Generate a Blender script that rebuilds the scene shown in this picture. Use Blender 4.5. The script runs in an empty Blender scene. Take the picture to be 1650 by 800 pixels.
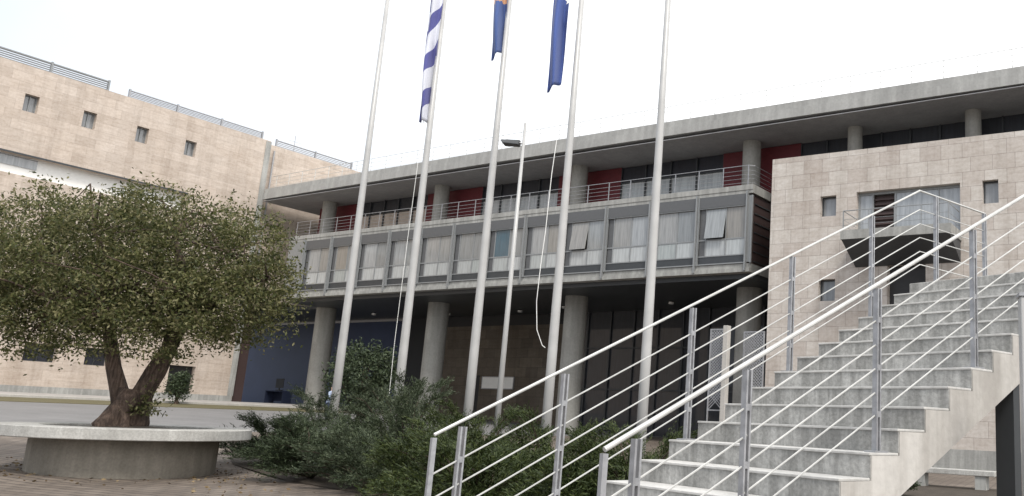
import bpy, bmesh, math, random
from math import sin, cos, pi, radians, sqrt
from mathutils import Vector, Matrix, noise as mn
random.seed(7)
scene = bpy.context.scene
C = scene.collection

# ------------------------------------------------------------------ helpers
class MB:
    """collects faces in local coordinates and links them as ONE mesh object"""
    def __init__(s): s.v = []; s.f = []
    def add(s, vs, fs):
        n = len(s.v); s.v += [tuple(p) for p in vs]; s.f += [tuple(i + n for i in f) for f in fs]; return s
    def box(s, x0, x1, y0, y1, z0, z1):
        return s.add([(x0,y0,z0),(x1,y0,z0),(x1,y1,z0),(x0,y1,z0),(x0,y0,z1),(x1,y0,z1),(x1,y1,z1),(x0,y1,z1)],
                     [(0,3,2,1),(4,5,6,7),(0,1,5,4),(1,2,6,5),(2,3,7,6),(3,0,4,7)])
    def hexa(s, b, t):
        return s.add(list(b) + list(t), [(0,3,2,1),(4,5,6,7),(0,1,5,4),(1,2,6,5),(2,3,7,6),(3,0,4,7)])
    def quad(s, a, b, c, d): return s.add([a,b,c,d], [(0,1,2,3)])
    def tube(s, pts, rad, seg=10, cap=True, rough=0.0):
        pts = [Vector(p) for p in pts]
        if not isinstance(rad, (list, tuple)): rad = [rad]*len(pts)
        n0 = len(s.v); up = Vector((0,0,1)); pu = None
        for i, p in enumerate(pts):
            d = (pts[min(i+1,len(pts)-1)] - pts[max(i-1,0)]).normalized()
            if pu is None:
                a = up if abs(d.z) < .95 else Vector((1,0,0)); pu = (a - d*a.dot(d)).normalized()
            else: pu = (pu - d*pu.dot(d)).normalized()
            w = d.cross(pu)
            for k in range(seg):
                t = 2*pi*k/seg; r = rad[i]
                if rough: r *= 1 + rough*mn.noise(Vector((cos(t)*1.6, sin(t)*1.6, i*.45 + p.x*3)))
                s.v.append(tuple(p + (pu*cos(t) + w*sin(t))*r))
        for i in range(len(pts)-1):
            for k in range(seg):
                a = n0+i*seg+k; b = n0+i*seg+(k+1)%seg
                s.f.append((a, b, b+seg, a+seg))
        if cap:
            s.f.append(tuple(n0+k for k in range(seg))[::-1]); m = n0+(len(pts)-1)*seg
            s.f.append(tuple(m+k for k in range(seg)))
        return s
    def bar(s, a, b, wx, wy, side=None):
        """flat bar from a to b: width wx along 'side', wy across"""
        a = Vector(a); b = Vector(b); d = (b-a).normalized()
        sd = Vector(side) if side is not None else (Vector((0,0,1)) if abs(d.z) < .9 else Vector((1,0,0)))
        sd = (sd - d*sd.dot(d)).normalized(); o = d.cross(sd)
        q = [sd*wx/2*i + o*wy/2*j for i, j in ((-1,-1),(1,-1),(1,1),(-1,1))]
        return s.hexa([a+k for k in q], [b+k for k in q])
    def lathe(s, prof, seg=64, cx=0, cy=0):
        n0 = len(s.v)
        for r, z in prof:
            for k in range(seg):
                t = 2*pi*k/seg; s.v.append((cx+r*cos(t), cy+r*sin(t), z))
        for i in range(len(prof)-1):
            for k in range(seg):
                a = n0+i*seg+k; b = n0+i*seg+(k+1)%seg
                s.f.append((a, b, b+seg, a+seg))
        return s
    def wall(s, x0, x1, z0, z1, holes=(), t=.4, y=0.0):
        """front sheet at y with openings whose reveals run t inwards"""
        xs = sorted({x0, x1, *[h[0] for h in holes], *[h[1] for h in holes]}); zs = sorted({z0, z1, *[h[2] for h in holes], *[h[3] for h in holes]})
        for i in range(len(xs)-1):
            for j in range(len(zs)-1):
                mx = (xs[i]+xs[i+1])/2; mz = (zs[j]+zs[j+1])/2
                if any(h[0] < mx < h[1] and h[2] < mz < h[3] for h in holes): continue
                s.quad((xs[i],y,zs[j]),(xs[i+1],y,zs[j]),(xs[i+1],y,zs[j+1]),(xs[i],y,zs[j+1]))
        for a, b, c, d in holes:
            s.quad((a,y,c),(a,y,d),(a,y+t,d),(a,y+t,c)); s.quad((b,y,c),(b,y+t,c),(b,y+t,d),(b,y,d))
            s.quad((a,y,c),(a,y+t,c),(b,y+t,c),(b,y,c)); s.quad((a,y,d),(b,y,d),(b,y+t,d),(a,y+t,d))
        return s
    def build(s, name, m, parent=None, smooth=False, bevel=0):
        me = bpy.data.meshes.new(name); me.from_pydata(s.v, [], s.f); me.update()
        o = bpy.data.objects.new(name, me); C.objects.link(o)
        if m: me.materials.append(m)
        if smooth:
            me.polygons.foreach_set('use_smooth', [True]*len(me.polygons))
        if bevel:
            b = o.modifiers.new('bevel','BEVEL'); b.width = bevel; b.segments = 2; b.limit_method = 'ANGLE'
        if parent: o.parent = parent
        return o

def tag(o, label=None, cat=None, group=None, kind=None):
    if label: o['label'] = label
    if cat: o['category'] = cat
    if group: o['group'] = group
    if kind: o['kind'] = kind
    return o
def thing(name, label, cat, loc=(0,0,0), rz=0, group=None):
    o = bpy.data.objects.new(name, None); C.objects.link(o); o.empty_display_size = .3
    o.location = loc; o.rotation_euler = (0,0,radians(rz)); return tag(o, label, cat, group)
def copy_to(o, parent, loc=None, label=None):
    c = o.copy(); C.objects.link(c); c.parent = parent
    if loc is not None: c.location = loc
    if label: c['label'] = label
    for ch in list(o.children): copy_to(ch, c)
    return c

# ------------------------------------------------------------------ camera (1.5 m above the lower paving)
F, PX, PITCH, ROLL, EYE = 1400.0, 1190.0, radians(11.45), radians(2.4), 1.5
fw = Vector((0, cos(PITCH), sin(PITCH))); rt0 = Vector((1,0,0)); up0 = Vector((0, -sin(PITCH), cos(PITCH)))
rt = rt0*cos(ROLL) + up0*sin(ROLL); up = up0*cos(ROLL) - rt0*sin(ROLL)
cam = bpy.data.cameras.new('camera'); co = bpy.data.objects.new('camera', cam); C.objects.link(co)
Rm = Matrix((rt, up, -fw)).transposed().to_4x4(); co.matrix_world = Matrix.Translation((0,0,EYE)) @ Rm
cam.sensor_fit = 'HORIZONTAL'; cam.sensor_width = 36; cam.lens = F/1650*36; cam.shift_x = (825-PX)/1650
cam.clip_end = 2000; cam.clip_start = .05; scene.camera = co

# ------------------------------------------------------------------ materials
def mat(name):
    m = bpy.data.materials.new(name); m.use_nodes = True; nt = m.node_tree
    return m, nt, nt.nodes['Principled BSDF'], nt.links.new
def N(nt, t, **kw):
    n = nt.nodes.new(t)
    for k, v in kw.items():
        if k in n.inputs: n.inputs[k].default_value = v
        else: setattr(n, k, v)
    return n
def ramp(nt, stops):
    r = nt.nodes.new('ShaderNodeValToRGB'); e = r.color_ramp.elements
    while len(e) < len(stops): e.new(.5)
    for i, (p, c) in enumerate(stops): e[i].position = p; e[i].color = (*c, 1)
    return r
def flat(name, col, rough=.5, metal=0, spec=.5, var=.06, scale=6):
    m, nt, b, ln = mat(name); tc = N(nt,'ShaderNodeTexCoord'); no = N(nt,'ShaderNodeTexNoise', Scale=scale, Detail=6.0)
    ln(tc.outputs['Object'], no.inputs['Vector'])
    r = ramp(nt, [(.3, [c*(1-var) for c in col]), (.7, [min(1,c*(1+var)) for c in col])]); ln(no.outputs['Fac'], r.inputs['Fac'])
    ln(r.outputs['Color'], b.inputs['Base Color']); b.inputs['Roughness'].default_value = rough; b.inputs['Metallic'].default_value = metal
    b.inputs['Specular IOR Level'].default_value = spec
    return m
def concrete(name, lo, hi, streak=.5, scale=1.2, bump=.15, stain=(.5,.5,.5), dirt=.35):
    m, nt, b, ln = mat(name); tc = N(nt,'ShaderNodeTexCoord')
    n1 = N(nt,'ShaderNodeTexNoise', Scale=scale, Detail=9.0, Roughness=.62); ln(tc.outputs['Object'], n1.inputs['Vector'])
    mp = N(nt,'ShaderNodeMapping'); mp.inputs['Scale'].default_value = (5,5,.45); ln(tc.outputs['Object'], mp.inputs['Vector'])
    n2 = N(nt,'ShaderNodeTexNoise', Scale=scale, Detail=5.0, Roughness=.6); ln(mp.outputs['Vector'], n2.inputs['Vector'])
    n3 = N(nt,'ShaderNodeTexNoise', Scale=scale*18, Detail=4.0); ln(tc.outputs['Object'], n3.inputs['Vector'])
    r = ramp(nt, [(.3, lo), (.68, hi)]); ln(n1.outputs['Fac'], r.inputs['Fac'])
    rs = ramp(nt, [(.42, stain), (.62, (1,1,1))]); ln(n2.outputs['Fac'], rs.inputs['Fac'])
    mx = N(nt,'ShaderNodeMix', data_type='RGBA', blend_type='MULTIPLY'); mx.inputs[0].default_value = streak
    ln(r.outputs['Color'], mx.inputs[6]); ln(rs.outputs['Color'], mx.inputs[7])
    rf = ramp(nt, [(.35, (.72,.72,.72)), (.6, (1,1,1))]); ln(n3.outputs['Fac'], rf.inputs['Fac'])
    mf = N(nt,'ShaderNodeMix', data_type='RGBA', blend_type='MULTIPLY'); mf.inputs[0].default_value = dirt
    ln(mx.outputs[2], mf.inputs[6]); ln(rf.outputs['Color'], mf.inputs[7]); ln(mf.outputs[2], b.inputs['Base Color'])
    bp = N(nt,'ShaderNodeBump', Strength=bump, Distance=.02); ln(n3.outputs['Fac'], bp.inputs['Height']); ln(bp.outputs['Normal'], b.inputs['Normal'])
    b.inputs['Roughness'].default_value = .85; return m
def stone(name, c1, c2, mortar, bw, bh, patch, msize=.012):
    """ashlar slabs in x/z of the wall, each slab its own tone, with veins and blotches"""
    m, nt, b, ln = mat(name); tc = N(nt,'ShaderNodeTexCoord'); sx = N(nt,'ShaderNodeSeparateXYZ'); ln(tc.outputs['Object'], sx.inputs[0])
    ad = N(nt,'ShaderNodeMath', operation='ADD'); ln(sx.outputs[0], ad.inputs[0]); ln(sx.outputs[1], ad.inputs[1])
    cx = N(nt,'ShaderNodeCombineXYZ'); ln(ad.outputs[0], cx.inputs[0]); ln(sx.outputs[2], cx.inputs[1])
    br = N(nt,'ShaderNodeTexBrick', offset=.37, squash=1.0); ln(cx.outputs[0], br.inputs['Vector'])
    br.inputs['Scale'].default_value = 1; br.inputs['Brick Width'].default_value = bw; br.inputs['Row Height'].default_value = bh
    br.inputs['Mortar Size'].default_value = msize; br.inputs['Mortar Smooth'].default_value = .3; br.inputs['Bias'].default_value = 0
    br.inputs['Color1'].default_value = (*c1,1); br.inputs['Color2'].default_value = (*c2,1); br.inputs['Mortar'].default_value = (*mortar,1)
    n1 = N(nt,'ShaderNodeTexNoise', Scale=.35, Detail=8.0, Roughness=.65); ln(tc.outputs['Object'], n1.inputs['Vector'])
    mp = N(nt,'ShaderNodeMapping'); mp.inputs['Scale'].default_value = (1,1,5); ln(tc.outputs['Object'], mp.inputs['Vector'])
    n2 = N(nt,'ShaderNodeTexNoise', Scale=1.1, Detail=9.0, Roughness=.7); ln(mp.outputs['Vector'], n2.inputs['Vector'])
    r1 = ramp(nt, [(.35, patch), (.62, (1,1,1))]); ln(n1.outputs['Fac'], r1.inputs['Fac'])
    r2 = ramp(nt, [(.3, (.72,.68,.64)), (.6, (1,1,1))]); ln(n2.outputs['Fac'], r2.inputs['Fac'])
    m1 = N(nt,'ShaderNodeMix', data_type='RGBA', blend_type='MULTIPLY'); m1.inputs[0].default_value = .7
    ln(br.outputs['Color'], m1.inputs[6]); ln(r1.outputs['Color'], m1.inputs[7])
    m2 = N(nt,'ShaderNodeMix', data_type='RGBA', blend_type='MULTIPLY'); m2.inputs[0].default_value = .7
    ln(m1.outputs[2], m2.inputs[6]); ln(r2.outputs['Color'], m2.inputs[7]); ln(m2.outputs[2], b.inputs['Base Color'])
    m3 = N(nt,'ShaderNodeMapping'); m3.inputs['Scale'].default_value = (1.6,1.6,.09); ln(tc.outputs['Object'], m3.inputs['Vector'])
    n3 = N(nt,'ShaderNodeTexNoise', Scale=1.0, Detail=6.0, Roughness=.6); ln(m3.outputs['Vector'], n3.inputs['Vector'])
    r3 = ramp(nt, [(.36,(.74,.72,.70)),(.55,(1,1,1))]); ln(n3.outputs['Fac'], r3.inputs['Fac'])
    n4 = N(nt,'ShaderNodeTexNoise', Scale=7.0, Detail=6.0, Roughness=.7); ln(tc.outputs['Object'], n4.inputs['Vector'])
    r4 = ramp(nt, [(.38,(.84,.81,.78)),(.56,(1,1,1))]); ln(n4.outputs['Fac'], r4.inputs['Fac'])
    m4 = N(nt,'ShaderNodeMix', data_type='RGBA', blend_type='MULTIPLY'); m4.inputs[0].default_value = .55; ln(m2.outputs[2], m4.inputs[6]); ln(r3.outputs['Color'], m4.inputs[7])
    m5 = N(nt,'ShaderNodeMix', data_type='RGBA', blend_type='MULTIPLY'); m5.inputs[0].default_value = .7; ln(m4.outputs[2], m5.inputs[6]); ln(r4.outputs['Color'], m5.inputs[7]); ln(m5.outputs[2], b.inputs['Base Color'])
    bp = N(nt,'ShaderNodeBump', Strength=.35, Distance=.015, invert=True); ln(br.outputs['Fac'], bp.inputs['Height']); ln(bp.outputs['Normal'], b.inputs['Normal'])
    b.inputs['Roughness'].default_value = .7; return m
def leafmat(name, cols, rough=.55, trans=.25):
    m, nt, b, ln = mat(name); g = N(nt,'ShaderNodeNewGeometry'); n = len(cols)
    r = ramp(nt, [(i/(n-1), c) for i, c in enumerate(cols)]); ln(g.outputs['Random Per Island'], r.inputs['Fac'])
    ln(r.outputs['Color'], b.inputs['Base Color']); b.inputs['Roughness'].default_value = rough
    b.inputs['Specular IOR Level'].default_value = .3
    tr = N(nt,'ShaderNodeBsdfTranslucent'); ln(r.outputs['Color'], tr.inputs['Color'])
    mx = N(nt,'ShaderNodeMixShader'); mx.inputs[0].default_value = trans; ln(b.outputs[0], mx.inputs[1]); ln(tr.outputs[0], mx.inputs[2])
    ln(mx.outputs[0], nt.nodes['Material Output'].inputs['Surface']); return m

M = {}
M['concrete'] = concrete('pale_concrete', (.30,.30,.285), (.43,.43,.41), .5, .7)
M['roof_concrete'] = concrete('roof_concrete', (.33,.33,.32), (.43,.43,.415), .35, .5)
M['column'] = concrete('column_concrete', (.25,.245,.228), (.35,.345,.32), .35, .5)
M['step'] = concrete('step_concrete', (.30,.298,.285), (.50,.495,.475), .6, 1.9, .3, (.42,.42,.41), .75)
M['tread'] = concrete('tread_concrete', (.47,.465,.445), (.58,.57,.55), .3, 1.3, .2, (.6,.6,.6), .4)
M['stringer'] = concrete('stringer_concrete', (.43,.415,.39), (.58,.56,.53), .55, .8, .2, (.6,.58,.56), .3)
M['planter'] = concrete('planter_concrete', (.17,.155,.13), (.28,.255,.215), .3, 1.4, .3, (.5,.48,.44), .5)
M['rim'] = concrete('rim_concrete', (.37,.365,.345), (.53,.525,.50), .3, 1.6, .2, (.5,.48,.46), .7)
M['stone'] = stone('pink_limestone', (.60,.57,.535), (.50,.455,.42), (.35,.315,.29), .95, .67, (.91,.89,.87))
M['stone_left'] = stone('warm_limestone', (.60,.53,.47), (.51,.445,.39), (.42,.36,.315), 1.15, .6, (.92,.88,.84), .008)
M['stone_shade'] = stone('shaded_limestone', (.155,.13,.10), (.11,.092,.073), (.06,.05,.042), 1.1, .7, (.6,.55,.5))  # limestone darkened and browned to carry the shade under the overhang
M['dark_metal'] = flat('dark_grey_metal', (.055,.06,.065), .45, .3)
M['grey_metal'] = flat('grey_window_metal', (.25,.26,.265), .45, .2)
M['panel'] = flat('charcoal_panel', (.105,.108,.112), .5, .1)
M['galv'] = flat('galvanised_steel', (.33,.335,.35), .45, .4, var=.2, scale=14)
M['white_rail'] = flat('pale_rail_metal', (.50,.50,.485), .4, .25, var=.14)
M['pole'] = flat('white_pole_paint', (.42,.42,.415), .4, .05, var=.09, scale=2)
M['red'] = flat('dark_red_panel', (.115,.014,.02), .6, var=.12)
M['blue_wall'] = flat('blue_wall_paint', (.04,.056,.115), .55, var=.1, scale=.6)
M['soffit'] = concrete('soffit_concrete', (.25,.25,.26), (.31,.31,.32), .2, .4)
M['dark'] = flat('dark_interior', (.02,.02,.022), .6)
M['brown'] = flat('brown_interior', (.05,.03,.028), .6)
M['soil'] = concrete('dark_soil', (.03,.022,.016), (.07,.055,.04), 0, 3, .6)
M['white'] = flat('white_paint', (.78,.78,.76), .5, var=.03)
M['cloth_blue'] = flat('navy_cloth', (.014,.022,.055), .8, var=.1)
M['blind'] = None
def glass(name, cols, rough=.08, coat=1.0):
    m, nt, b, ln = mat(name); oi = N(nt,'ShaderNodeObjectInfo'); n = len(cols)
    r = ramp(nt, [(i/(n-1), c) for i, c in enumerate(cols)]); ln(oi.outputs['Random'], r.inputs['Fac'])
    tc = N(nt,'ShaderNodeTexCoord'); mp = N(nt,'ShaderNodeMapping'); mp.inputs['Scale'].default_value = (6,1,.5); ln(tc.outputs['Object'], mp.inputs['Vector'])
    no = N(nt,'ShaderNodeTexNoise', Scale=1.4, Detail=4.0); ln(mp.outputs['Vector'], no.inputs['Vector'])
    rr = ramp(nt, [(.35, (.62,.62,.62)), (.6, (1,1,1))]); ln(no.outputs['Fac'], rr.inputs['Fac'])
    mx = N(nt,'ShaderNodeMix', data_type='RGBA', blend_type='MULTIPLY'); mx.inputs[0].default_value = .8
    ln(r.outputs['Color'], mx.inputs[6]); ln(rr.outputs['Color'], mx.inputs[7]); ln(mx.outputs[2], b.inputs['Base Color'])
    b.inputs['Roughness'].default_value = .5; b.inputs['Coat Weight'].default_value = coat; b.inputs['Coat Roughness'].default_value = rough; b.inputs['Coat IOR'].default_value = 1.7
    return m
M['pane'] = glass('blind_backed_glass', [(.20,.21,.21),(.27,.285,.29),(.235,.22,.195),(.32,.335,.345),(.15,.16,.16),(.26,.275,.285)])
M['pane_low'] = glass('frosted_glass', [(.36,.38,.38),(.43,.45,.455),(.33,.36,.355)], .2)
M['pane_teal'] = glass('teal_backed_glass', [(.03,.085,.12),(.04,.10,.14)])
M['pane_dark'] = glass('dark_glass', [(.012,.014,.02),(.022,.025,.034),(.016,.018,.028)], .03, .35)
M['pane_sky'] = glass('pale_glass', [(.30,.32,.34),(.36,.38,.40)], .05)
M['pane_win'] = glass('grey_glass', [(.16,.17,.18),(.24,.25,.26)], .05)

# paving: small clay bricks in the foreground
def paving():
    m, nt, b, ln = mat('clay_brick_paving'); tc = N(nt,'ShaderNodeTexCoord'); mp = N(nt,'ShaderNodeMapping'); mp.inputs['Rotation'].default_value = (0,0,radians(20))
    ln(tc.outputs['Object'], mp.inputs['Vector'])
    br = N(nt,'ShaderNodeTexBrick', offset=.5); ln(mp.outputs['Vector'], br.inputs['Vector'])
    br.inputs['Scale'].default_value = 1; br.inputs['Brick Width'].default_value = .5; br.inputs['Row Height'].default_value = .25; br.inputs['Mortar Size'].default_value = .022
    br.inputs['Color1'].default_value = (.205,.17,.14,1); br.inputs['Color2'].default_value = (.14,.112,.09,1); br.inputs['Mortar'].default_value = (.06,.05,.042,1)
    n1 = N(nt,'ShaderNodeTexNoise', Scale=.5, Detail=9.0, Roughness=.65); ln(tc.outputs['Object'], n1.inputs['Vector'])
    r = ramp(nt, [(.33,(.62,.6,.58)), (.62,(1.0,1.0,1.0))]); ln(n1.outputs['Fac'], r.inputs['Fac'])
    mx = N(nt,'ShaderNodeMix', data_type='RGBA', blend_type='MULTIPLY'); mx.inputs[0].default_value = .8
    ln(br.outputs['Color'], mx.inputs[6]); ln(r.outputs['Color'], mx.inputs[7]); ln(mx.outputs[2], b.inputs['Base Color'])
    bp = N(nt,'ShaderNodeBump', Strength=.5, Distance=.012, invert=True); ln(br.outputs['Fac'], bp.inputs['Height']); ln(bp.outputs['Normal'], b.inputs['Normal'])
    b.inputs['Roughness'].default_value = .75; return m
M['paving'] = paving()
M['asphalt'] = concrete('grey_asphalt', (.15,.146,.146), (.20,.196,.194), 0, .5, .3)
M['kerb'] = concrete('kerb_stone', (.40,.385,.36), (.50,.48,.45), .2, 1)
M['grass'] = concrete('dry_grass', (.085,.078,.035), (.14,.12,.062), 0, 2.5, .8)
M['sidewalk'] = concrete('sidewalk_slabs', (.30,.285,.27), (.38,.365,.345), 0, .6)

# ------------------------------------------------------------------ ground: rises gently towards the far left buildings
G = Vector((-.865,.50,0)); HH = Vector((.50,.865,0))
def gz(q): return 1.5*min(max((q-18)/44, 0), 1)
def ground_z(x, y): return gz(x*G.x + y*G.y)
def sheet(name, q0, q1, r0, r1, m, dz, kind='structure', thick=0):
    b = MB(); qs = sorted({q0, q1, *[q for q in (18,62) if q0 < q < q1]})
    def P(q, r, d): v = G*q + HH*r; return (v.x, v.y, gz(q)+d)
    for i in range(len(qs)-1):
        a, c = qs[i], qs[i+1]
        if thick: b.hexa([P(a,r1,dz-thick),P(a,r0,dz-thick),P(c,r0,dz-thick),P(c,r1,dz-thick)], [P(a,r1,dz),P(a,r0,dz),P(c,r0,dz),P(c,r1,dz)])
        else: b.quad(P(a,r1,dz), P(a,r0,dz), P(c,r0,dz), P(c,r1,dz))
    return tag(b.build(name, m), kind=kind)
sheet('ground', -700, 900, -700, 900, M['paving'], 0)
sheet('road', 32, 51, -60, 75, M['asphalt'], .004)
sheet('grass_verge', 51, 56.2, -60, 38, M['grass'], .03, thick=.03)
sheet('kerb', 56.2, 57.0, -60, 42, M['kerb'], .15, thick=.2)
sheet('sidewalk', 57.0, 110, -60, 60, M['sidewalk'], .10, thick=.1)

# ------------------------------------------------------------------ main office building
MO = (.314, 43.12, 0); MR = -30.3
ob = thing('office_building', 'long grey concrete office building with overhanging flat roof, glazed gallery and round columns', 'building', MO, MR)
ZB, ZS, ZR, ZT = 9.03, 13.58, 16.79, 17.63
def camber(x):   # slight upward bow of the long roof edge
    t = (x+16)/30; return .13*(1-t*t) if abs(t) < 1.3 else .13*(1-1.69)
# roof with two fascia courses
b = MB(); xs = [-42.6 + i*(67.6/24) for i in range(25)]
for i in range(24):
    a, c = xs[i], xs[i+1]; ka, kc = camber(a), camber(c)
    b.hexa([(a,0,ZR+ka),(c,0,ZR+kc),(c,17,ZR+kc),(a,17,ZR+ka)], [(a,0,ZR+.47+ka),(c,0,ZR+.47+kc),(c,17,ZR+.47+kc),(a,17,ZR+.47+ka)])
roof = b.build('roof', M['roof_concrete'], ob)
b = MB()
for i in range(24):
    a, c = xs[i], xs[i+1]; ka, kc = camber(a), camber(c)
    b.hexa([(a,.06,ZR+.47+ka),(c,.06,ZR+.47+kc),(c,17,ZR+.47+kc),(a,17,ZR+.47+ka)], [(a,.06,ZT+ka),(c,.06,ZT+kc),(c,17,ZT+kc),(a,17,ZT+ka)])
b.build('roof_edge', M['roof_concrete'], roof)
b = MB(); b.box(-42.5, 24.9, .012, 16.9, ZR-.14, ZR-.10); b.build('soffit', M['soffit'], roof)
# roof-top rail: thin white
rr = MB().tube([(x,.5,ZT+camber(x)+1.08) for x in xs], .02, 6).build('roof_railing', M['white_rail'], ob)
for h in (.25,.5,.78): MB().tube([(x,.5,ZT+camber(x)+h) for x in xs], .012, 5).build('rail', M['white_rail'], rr)
pp = MB().tube([(0,0,0),(0,0,1.08)], .02, 6).build('post', M['white_rail'], rr); pp.location = (-42,.5,ZT)
for i in range(1, 42):
    x = -42+i*1.58; copy_to(pp, rr, (x,.5,ZT+camber(x)))
# slabs
b = MB(); b.box(-38.45, .35, 0, 16.4, ZS-.27, ZS); b.box(-38.45,.35,.03,16.3,ZS-.45,ZS-.272); b.box(-43.5,-38.45,3.2,16.3,ZS-.45,ZS)
b.build('gallery_floor_slab', M['concrete'], ob)
b = MB(); b.box(-38.45, .3, -.02, 16.2, ZB, ZB+.2); b.box(-38.45,.3,.08,16.2,ZB+.202,ZB+.44); b.build('lower_floor_slab', M['concrete'], ob)
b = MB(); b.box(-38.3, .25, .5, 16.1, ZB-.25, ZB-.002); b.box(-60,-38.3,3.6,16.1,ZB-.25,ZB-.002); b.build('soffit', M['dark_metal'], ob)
# columns
c0 = MB().lathe([(.70,-1),(.70,ZB-.25)], 40).build('column', M['column'], ob, smooth=True); c0.location = (-1.65,3.6,0)
for k in range(1,4): copy_to(c0, ob, (-1.65-12.2*k,3.6,0))
c1 = MB().lathe([(.50,ZS-.02),(.50,ZR-.1)], 36).build('column', M['column'], ob, smooth=True); c1.location = (-1.05,2.2,0)
for k in range(1,4): copy_to(c1, ob, (-1.05-12.15*k,2.2,0))
c2 = MB().lathe([(.38,ZS-.02),(.38,ZR-.1)], 32).build('column', M['column'], ob, smooth=True); c2.location = (5.0,2.2,0)
for x in (11.05, 17.1): copy_to(c2, ob, (x,2.2,0))
# glazed gallery: twelve bays
def bay_frame(w):
    b = MB(); z0, z1 = ZB+.46, ZS-.47
    b.box(.02,.10,-.12,.10,z0-.40,z1+.12); b.box(.12,.20,-.02,.10,z0-.02,z1)      # twin mullion
    b.box(.20,w-.02,.02,.14,z1-.62,z1-.57); b.box(.20,w-.02,.02,.14,z0,z0+.06); b.box(.20,w-.02,.10,.16,z0+.44,z0+.50)
    b.box(.20,w-.02,.10,.18,z0+1.30,z0+1.37); b.box(.58,.64,.09,.18,z0+.5,z1-.62); b.box((w+.6)/2-.03,(w+.6)/2+.03,.09,.18,z0+.5,z1-.62); b.box(w-.07,w-.02,.09,.18,z0+.5,z1-.62)
    return b
W3 = 3.045
z0, z1 = ZB+.46, ZS-.47
random.seed(3)
pcache = {}
def pane(key, x0, x1, za, zb, m, tilt=0):
    if (key, m) in pcache: me = pcache[(key, m)]
    else:
        q = MB(); q.box(-(x1-x0)/2,(x1-x0)/2,0,.03,-(zb-za),0); o = q.build('pane', M[m]); me = o.data; bpy.data.objects.remove(o); pcache[(key, m)] = me
    o = bpy.data.objects.new('pane', me); C.objects.link(o); o.location = ((x0+x1)/2, .125, zb); o.rotation_euler = (radians(tilt),0,0); return o
fm = bay_frame(W3).build('window', M['grey_metal'], ob)
wins = [fm] + [fm.copy() for _ in range(11)]
for w in wins[1:]: C.objects.link(w); w.parent = ob
pn = MB(); pn.box(.20, W3-.02, .0, .12, ZS-.47-.57, ZS-.46); pnm = pn.build('panel', M['panel'], fm)
lp = MB(); lp.box(.20, W3-.02, .12, .2, z0+.06, z0+.44); lpm = lp.build('lower_panel', M['dark_metal'], fm)
sd = MB(); sd.box(.20, .58, .14, .2, z0+.5, z1-.62); sdm = sd.build('side_panel', M['panel'], fm)
for i, w in enumerate(wins):
    w.location = (-W3*(i+1), 0, 0)
    if i:
        for s in (pnm, lpm, sdm): k = s.copy(); C.objects.link(k); k.parent = w
    xm = (W3+.6)/2
    tl = {0:(-9,0), 2:(0,0), 3:(-8,0)}.get(i, (0,0))
    up_m = ['pane','pane']
    if i == 5: up_m = ['pane_teal','pane']
    for j, (a, c) in enumerate(((.64,xm-.03),(xm+.03,W3-.07))):
        o = pane('u%d'%j, a, c, z0+1.37, z1-.62, up_m[j], tl[j]); o.parent = w
        o = pane('l%d'%j, a, c, z0+.5, z0+1.30, 'pane_low'); o.parent = w
# end bays: narrow right-hand box window, left return
b = MB(); b.box(.02,.10,-.12,.10,z0-.4,z1+.12); b.box(.28,.36,0,.1,z0,z1-.1); b.box(.10,.28,.04,.09,z0+.05,z1-.1); b.build('corner_window', M['grey_metal'], ob)
b = MB(); b.box(.05,.25,.2,16,z0-.01,z1); b.build('end_wall', M['brown'], ob)
b = MB()
for k in range(7): b.box(.25,.30,.4,16,z0+.1+k*.5,z0+.16+k*.5)
b.build('end_wall_louvre', M['dark_metal'], ob)
b = MB(); b.box(-38.4,-W3*12-.02,.02,.12,z0,z1); b.box(-38.4,-38.25,.12,16,z0,z1); b.build('end_panel', M['grey_metal'], ob)
b = MB(); b.box(-38.2,.0,.6,.65,z0,z1); b.build('gallery_back', M['dark'], ob)
# recessed upper storey
YB = 3.25
reds = [(-40.2,-35.8),(-28.0,-22.6),(-15.8,-10.8),(-3.5,1.4)]
for a, c in reds:
    MB().box(a, c, YB, YB+.3, ZS, ZR-.17).build('red_panel', M['red'], ob)
edges = [(-35.8,-28.0),(-22.6,-15.8),(-10.8,-3.5),(1.4,24.5)]
for n, (a, c) in enumerate(edges):
    f = MB(); k = int((c-a)/1.5); st = (c-a)/k
    for i in range(k+1): f.box(a+i*st-(0 if i == 0 else .04), a+i*st+(0 if i == k else .04), YB+.02, YB+.12, ZS, ZR-.17)
    f.box(a, c, YB+.03, YB+.11, ZS+2.02, ZS+2.08)
    fo = f.build('window', M['dark_metal'], ob)
    MB().box(a, c, YB+.13, YB+.16, ZS+2.05, ZR-.17).build('pane', M['pane_dark'], fo)
    MB().box(a, c, YB+.13, YB+.16, ZS, ZS+2.02).build('lower_pane', M['pane_low'] if n in (1,2) else (M['pane_dark'] if n == 3 else M['stone_left']), fo)  # leftmost pane: limestone colour stands in for stone reflected in the glass
# gallery railing
gr = MB().tube([(-38.2,.25,ZS+1.12),(-.1,.25,ZS+1.12),(.15,.5,ZS+1.12),(.2,4.6,ZS+1.12)], .02, 6).build('balcony_railing', M['galv'], ob)
for h in (.2,.42,.64,.86): MB().tube([(-38.2,.25,ZS+h),(-.1,.25,ZS+h),(.15,.5,ZS+h),(.2,4.6,ZS+h)], .012, 5).build('rail', M['galv'], gr)
pp = MB().box(-.025,.025,-.012,.012,0,1.12).build('post', M['galv'], gr); pp.location = (-38.1,.25,ZS)
for i in range(1,26): copy_to(pp, gr, (-38.1+i*1.52,.25,ZS))
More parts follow.
